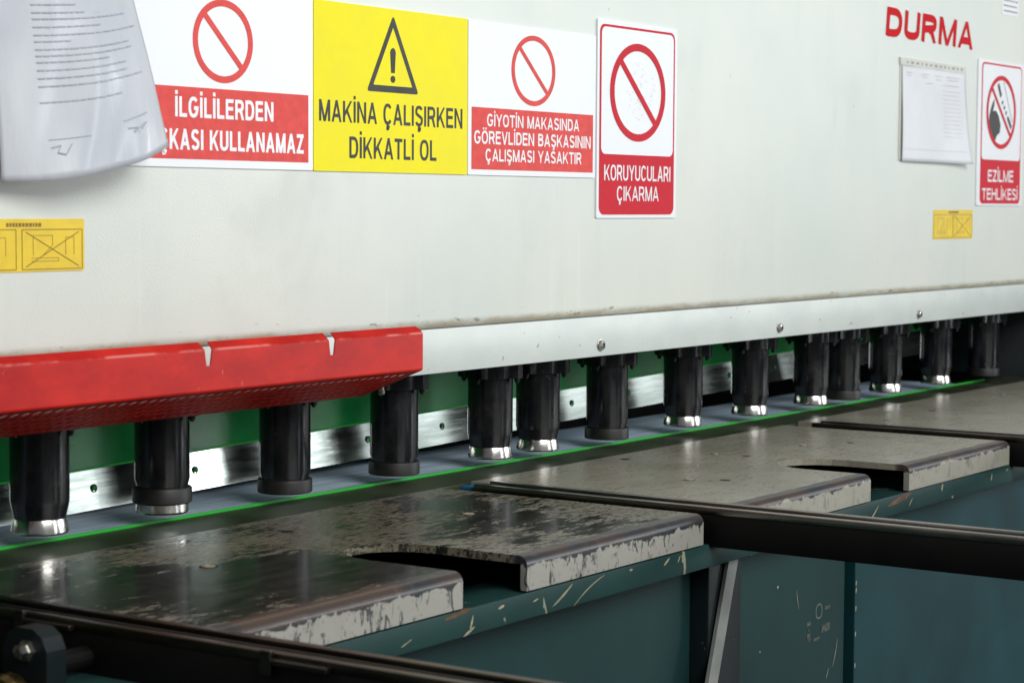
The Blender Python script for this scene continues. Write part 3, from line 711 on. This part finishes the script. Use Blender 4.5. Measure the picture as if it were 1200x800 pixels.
def tri(cx, zb_, w, h, k, y0, y1):
    b = bmesh.new(); O = [(cx - w / 2, zb_), (cx + w / 2, zb_), (cx, zb_ + h)]
    def rnd(P_, r):
        out = []
        for i in range(3):
            p = Vector(P_[i]); a = Vector(P_[i - 1]); c = Vector(P_[(i + 1) % 3])
            for t_ in (0, .5, 1):
                q1 = p + (a - p).normalized() * r; q2 = p + (c - p).normalized() * r
                out.append(tuple((q1 * (1 - t_) + p * 0 + q2 * t_) if t_ != .5 else (q1 + q2 + p * 2) / 4))
        return out
    ic = Vector((cx, zb_ + h * .36)); I = [tuple(ic + (Vector(p) - ic) * k) for p in O]
    A_ = rnd(O, .006); B_ = rnd(I, .002); V = {}
    for nm, L_, yy in (('a', A_, y0), ('b', B_, y0), ('c', A_, y1), ('d', B_, y1)): V[nm] = [b.verts.new((p[0], yy, p[1])) for p in L_]
    n = len(A_)
    for i in range(n):
        j = (i + 1) % n
        for p_, q_ in (('a', 'b'), ('c', 'd'), ('a', 'c'), ('b', 'd')): b.faces.new((V[p_][i], V[p_][j], V[q_][j], V[q_][i]))
    return b
obj('warning_triangle', tri(2.5945, .170, .130, .118, .76, y - .0001, y - .0005), M['ink'], t)
b = prism([(2.5895, .200), (2.5985, .200), (2.6010, .232), (2.5985, .2365), (2.5945, .2385), (2.590, .2365), (2.587, .232)], y - .0001, y - .0005)
prism([(2.594 + .006 * math.cos(a * math.pi / 8), .1905 + .0055 * math.sin(a * math.pi / 8)) for a in range(16)], y - .0001, y - .0005, 'y', b)
obj('exclamation_mark', b, M['ink'], t)
lettering('MAKİNA ÇALIŞIRKEN', 2.4165, 2.7775, .121, .1525, y, M['ink'], t, .165)
lettering('DİKKATLİ OL', 2.4875, 2.7075, .068, .1000, y, M['ink'], t, .165)
t, y = sign('prohibition_sign', 'white prohibition sign with three lines of red text, right of the yellow sign', 2.7935, 3.1800, .0475, .2965, M['white'])
no_ring(2.983, .2245, .0665, .0590, .0085, y, M['red_ink'], t)
obj('text_band', prism([(2.803, .0565), (3.172, .0565), (3.172, .1575), (2.803, .1575)], y - .0001, y - .0004, 'y'), M['red_ink'], t)
lettering('GİYOTİN MAKASINDA', 2.846, 3.126, .1275, .1475, y - .0004, M['white'], t, .175)
lettering('GÖREVLİDEN BAŞKASININ', 2.810, 3.164, .0985, .1195, y - .0004, M['white'], t, .175)
lettering('ÇALIŞMASI YASAKTIR', 2.842, 3.134, .0705, .0905, y - .0004, M['white'], t, .175)
t, y = sign('prohibition_sign', 'tall white and red prohibition sign with rounded red border, middle of the panel', 3.1850, 3.4660, -.0235, .3280, M['white'], .0032, .003)
def tall(t, y, bx0, bx1, bz0, bz1, wz, mat, k=.0045):
    obj('red_border', prism(rrect(bx0, bx1, bz0, bz1, .014, 6, .016), y - .0001, y - .0004), mat, t)
    obj('white_field', prism(rrect(bx0 + k * 1.25, bx1 - k * 1.25, wz, bz1 - k, .012, 6, .013), y - .0005, y - .0008), M['white'], t)
    return y - .0008
y2 = tall(t, y, 3.1925, 3.4570, -.0175, .3200, .0905, M['red_ink2'])
b = bmesh.new(); rnd_ = random.Random(3)
for i in range(60):
    a_ = rnd_.uniform(0, 6.28); q = rnd_.uniform(0, 1) ** .5; xx = 3.335 + .05 * q * math.cos(a_); zz_ = .205 + .055 * q * math.sin(a_)
    box(xx, xx + .003, y2 - .0003, y2 - .0001, zz_, zz_ + .002, 0, b)
obj('faded_pictogram', b, M['pale_ink'], t, kind='stuff')
no_ring(3.3235, .2035, .0975, .0885, .0135, y2 - .0003, M['red_ink2'], t, .0125)
lettering('KORUYUCULARI', 3.2095, 3.4435, .0440, .0715, y - .0004, M['white'], t, .14)
lettering('ÇIKARMA', 3.2530, 3.4010, .0075, .0335, y - .0004, M['white'], t, .14)
t, y = sign('prohibition_sign', 'rightmost tall prohibition sign with crushed hand pictogram, cut near the frame edge', 4.9400, 5.2420, .0035, .3625, M['white'], .0032, .006)
y2 = tall(t, y, 4.962, 5.230, .0085, .3560, .1175, M['red_ink2'])
b = prism([(5.010, .200), (5.012, .225), (5.022, .245), (5.036, .262), (5.045, .268), (5.044, .252), (5.036, .238), (5.056, .240), (5.074, .228), (5.088, .206), (5.084, .186), (5.064, .178), (5.050, .160), (5.036, .170), (5.020, .176)], y2 - .0001, y2 - .0003)
obj('hand_pictogram', b, M['ink'], t)
b = bar_xz(5.068, .306, 5.088, .276, .013, y2 - .0001, y2 - .0003); bar_xz(5.138, .222, 5.160, .200, .012, y2 - .0001, y2 - .0003, b)
for f in (.15, .4, .65, .9): bar_xz(5.088 + .05 * f, .272 - .05 * f, 5.094 + .05 * f, .266 - .05 * f, .010, y2 - .0001, y2 - .0003, b)
bar_xz(5.104, .312, 5.166, .215, .002, y2 - .0001, y2 - .0003, b)
obj('blade_pictogram', b, M['ink'], t)
no_ring(5.091, .2365, .0985, .0915, .0115, y2 - .0003, M['red_ink2'], t, .010)
lettering('EZİLME', 5.0120, 5.1820, .0630, .0920, y - .0004, M['white'], t, .175)
lettering('TEHLİKESİ', 4.9760, 5.2140, .0180, .0460, y - .0004, M['white'], t, .175)
# maker's lettering: the five letters are one adhesive strip
t = thing('vinyl_lettering', 'red slanted word DURMA stuck near the top right', 'lettering', (4.65, 0, .38))
lettering('DURMA', 4.400, 4.905, .381, .4455, -.0002, M['vinred'], t, .27, .12, .0006)

# small yellow stickers
def sticker(label, x0, x1, z0, z1, frames, head):
    t = thing('yellow_sticker', label, 'sticker', ((x0 + x1) / 2, 0, z0), 'small yellow bending diagrams stickers')
    obj('film', prism(rrect(x0, x1, z0, z1, .003, 3), -.0002, -.0012), M['amber'], t); y = -.0012
    b = bmesh.new(); w = .0011
    for fx0, fx1, fz0, fz1, crossed in frames:
        for q in ((fx0, fz0, fx1, fz0), (fx1, fz0, fx1, fz1), (fx1, fz1, fx0, fz1), (fx0, fz1, fx0, fz0)): bar_xz(*q, w, y - .0001, y - .0003, b)
        if crossed:
            bar_xz(fx0 + .006, fz0 + .003, fx1 - .006, fz1 - .003, w, y - .0001, y - .00035, b); bar_xz(fx0 + .006, fz1 - .003, fx1 - .006, fz0 + .003, w, y - .0001, y - .0004, b)
        cx = (fx0 + fx1) / 2; H = fz1 - fz0; W_ = fx1 - fx0
    obj('frame_lines', b, M['brown_ink'], t, kind='stuff')
    b = bmesh.new()
    for fx0, fx1, fz0, fz1, crossed in frames:
        W_, H = fx1 - fx0, fz1 - fz0
        for q in ((.18, .35, .18, .85), (.18, .85, .5, .85), (.5, .85, .5, .6), (.5, .6, .34, .35), (.72, .35, .72, .8), (.86, .35, .86, .8), (.72, .8, .86, .8), (.15, .2, .6, .2), (.15, .28, .6, .28), (.6, .28, .6, .2)):
            bar_xz(fx0 + W_ * q[0], fz0 + H * q[1], fx0 + W_ * q[2], fz0 + H * q[3], .0007, y - .0001, y - .00028, b)
    obj('diagram_lines', b, M['brown_ink'], t, kind='stuff')
    b = bmesh.new(); hx0, hx1, hz = head; x = hx0
    while x < hx1:
        wd_ = random.uniform(.002, .005); box(x, x + wd_, y - .0003, y - .0001, hz, hz + .0048, 0, b); x += wd_ + .0014
    obj('print_marks', b, M['brown_ink'], t, kind='stuff')
sticker('small yellow diagram sticker with crossed frame at the left edge', 1.690, 1.9445, -.0880, -.0215, [(1.705, 1.828, -.085, -.035, 0), (1.838, 1.9405, -.085, -.035, 1)], (1.812, 1.868, -.0315))
sticker('small yellow diagram sticker low on the panel near the right edge', 4.6850, 4.9250, -.0770, -.0075, [(4.690, 4.80, -.074, -.019, 0), (4.806, 4.920, -.074, -.019, 1)], (4.775, 4.835, -.0155))
t = thing('white_sticker', 'small white printed sticker at the top right corner', 'sticker', (5.15, 0, .48)); obj('film', prism(rrect(5.09, 5.20, .481, .580, .003, 3), -.0002, -.001), M['white'], t)
b = bmesh.new()
for i, z in enumerate((.490, .503, .516)):
    x = 5.102
    while x < 5.185: w_ = random.uniform(.004, .012); box(x, x + w_, -.0013, -.0011, z - .0, z + .0035, 0, b); x += w_ + .005
obj('print_marks', b, M['ink'], t, kind='stuff')

# ------------------------------------------------------------------ paper sheets
def sheet(fn, nu, nv, th=.0006):
    b = bmesh.new(); F = []; Bk_ = []
    for j in range(nv + 1):
        F.append([b.verts.new(fn(i / nu, j / nv)) for i in range(nu + 1)])
    for j in range(nv):
        for i in range(nu): b.faces.new((F[j][i], F[j][i + 1], F[j + 1][i + 1], F[j + 1][i]))
    return b
# sleeve, hung from above, its lower edge bulging away from the panel
def slv(u, v):
    # u left to right, v 0 at bottom to 1 at top (z .40)
    zb_ = .0235 + .010 * math.sin(math.pi * u) * 0 + (.050) * u * u
    z = zb_ + (.42 - zb_) * v
    W0 = 1 - v
    x = 1.775 + .006 * W0 + (.196 + .054 * W0 ** 1.1) * u
    bulge = (.012 + .040 * math.sin(math.pi * min(1, u * .80 + .04)) ** 1.0 * W0 ** .8 + .030 * W0 * u)
    rip = .0035 * math.sin(u * 7 + v * 5 + 1) * W0 + .0022 * math.sin((u - v * .6) * 16 + 1.5) * W0
    return (x, -.006 - bulge - rip, z)
t = thing('document_sleeve', 'curled plastic sleeve with a printed letter hanging in the top left corner', 'document', (1.9, -.02, .02))
so = obj('sleeve', sheet(slv, 48, 40), M['film'], t, True); md = so.modifiers.new('s', 'SOLIDIFY'); md.thickness = .0006
def on(u, v): p = Vector(slv(u, v)); return (p.x, p.y - .0016, p.z)
b = bmesh.new()
def pline(u0, u1, v, h, dv=0):
    n = max(2, int((u1 - u0) * 30)); a = [b.verts.new(on(u0 + (u1 - u0) * i / n, v + dv * i / n)) for i in range(n + 1)]; c = [b.verts.new(on(u0 + (u1 - u0) * i / n, v + dv * i / n + h)) for i in range(n + 1)]
    for i in range(n): b.faces.new((a[i], a[i + 1], c[i + 1], c[i]))
lines = [(.60, .62), (.57, .84), (.545, .42), (.52, .52), (.50, .92), (.475, .60), (.45, .95), (.43, .34), (.405, .88), (.385, .90), (.365, .64), (.34, .78), (.315, .78), (.29, .94), (.24, .68)]
for v0, ue in lines + [(.66, .8), (.69, .8), (.72, .6), (.75, .85)]:
    u = .22
    while u < .13 + ue * .82:
        w_ = random.uniform(.025, .07); pline(u, min(u + w_, .16 + ue * .82), v0, .0045); u += w_ + .008
pline(.25, .48, .125, .0022); pline(.70, .86, .145, .004, .006)
obj('print_lines', b, plain('letter_print', 'b5b5be', .5), t, kind='stuff')
b = bmesh.new()
for p_ in (((.26, .098), (.31, .104), (.29, .082), (.33, .074), (.37, .108)), ((.72, .118), (.78, .112), (.75, .100), (.84, .120), (.80, .104))):
    for (ua, va), (ub, vb_) in zip(p_, p_[1:]):
        a, c = on(ua, va), on(ub, vb_); v_ = [b.verts.new(q) for q in (a, c, (c[0], c[1], c[2] + .0018), (a[0], a[1], a[2] + .0018))]; b.faces.new(v_)
obj('signature', b, plain('faded_blue_ink', 'b0b2c0', .5), t)
t = thing('paper_strip', 'thin white paper edge showing left of the curled sleeve', 'paper', (1.76, 0, .02))
obj('strip', prism([(1.70, .015), (1.783, .015), (1.781, .40), (1.70, .40)], -.0003, -.0012), M['strip'], t)
# hanging paper with strip, right
def pp(u, v):
    c = max(0, u - .45) * (1 - v); return (4.487 + .370 * u + .014 * u * (1 - v), -.0035 - .020 * c * c * 3 - .003 * (1 + math.sin(u * 4 + v * 3)) * (1 - v), .103 + .217 * v)
t = thing('pinned_paper', 'white printed sheets in a hanger strip below the red lettering', 'paper', (4.67, 0, .10))
so = obj('sheet', sheet(pp, 24, 20), M['paper'], t, True); md = so.modifiers.new('s', 'SOLIDIFY'); md.thickness = .0005
obj('back_sheet', prism([(4.480, .106), (4.845, .104), (4.850, .322), (4.480, .322)], -.0003, -.0018), M['strip'], t)
obj('hanger_strip', prism([(4.478, .321), (4.862, .318), (4.858, .336), (4.476, .338)], -.0004, -.0045), M['strip'], t)
b = bmesh.new(); x = 4.51
while x < 4.84: w_ = random.uniform(.006, .014); box(x, x + w_, -.0049, -.0046, .326, .331, 0, b); x += w_ + .016
obj('print_marks', b, M['grey_ink'], t, kind='stuff')
b = bmesh.new()
def on(u, v): p = Vector(pp(u, v)); return (p.x, p.y - .0015, p.z)
for u0, u1, v in ((.06, .14, .93), (.07, .13, .90), (.28, .40, .93), (.3, .38, .90), (.50, .60, .93), (.52, .58, .89), (.68, .90, .93), (.70, .88, .90), (.62, .88, .84), (.36, .46, .84)): pline(u0, u1, v, .010)
for k in range(12): pline(.62, .90, .78 - .045 * k, .005)
pline(.03, .95, .13, .004)
obj('print_lines', b, M['pale_ink'], t, kind='stuff')
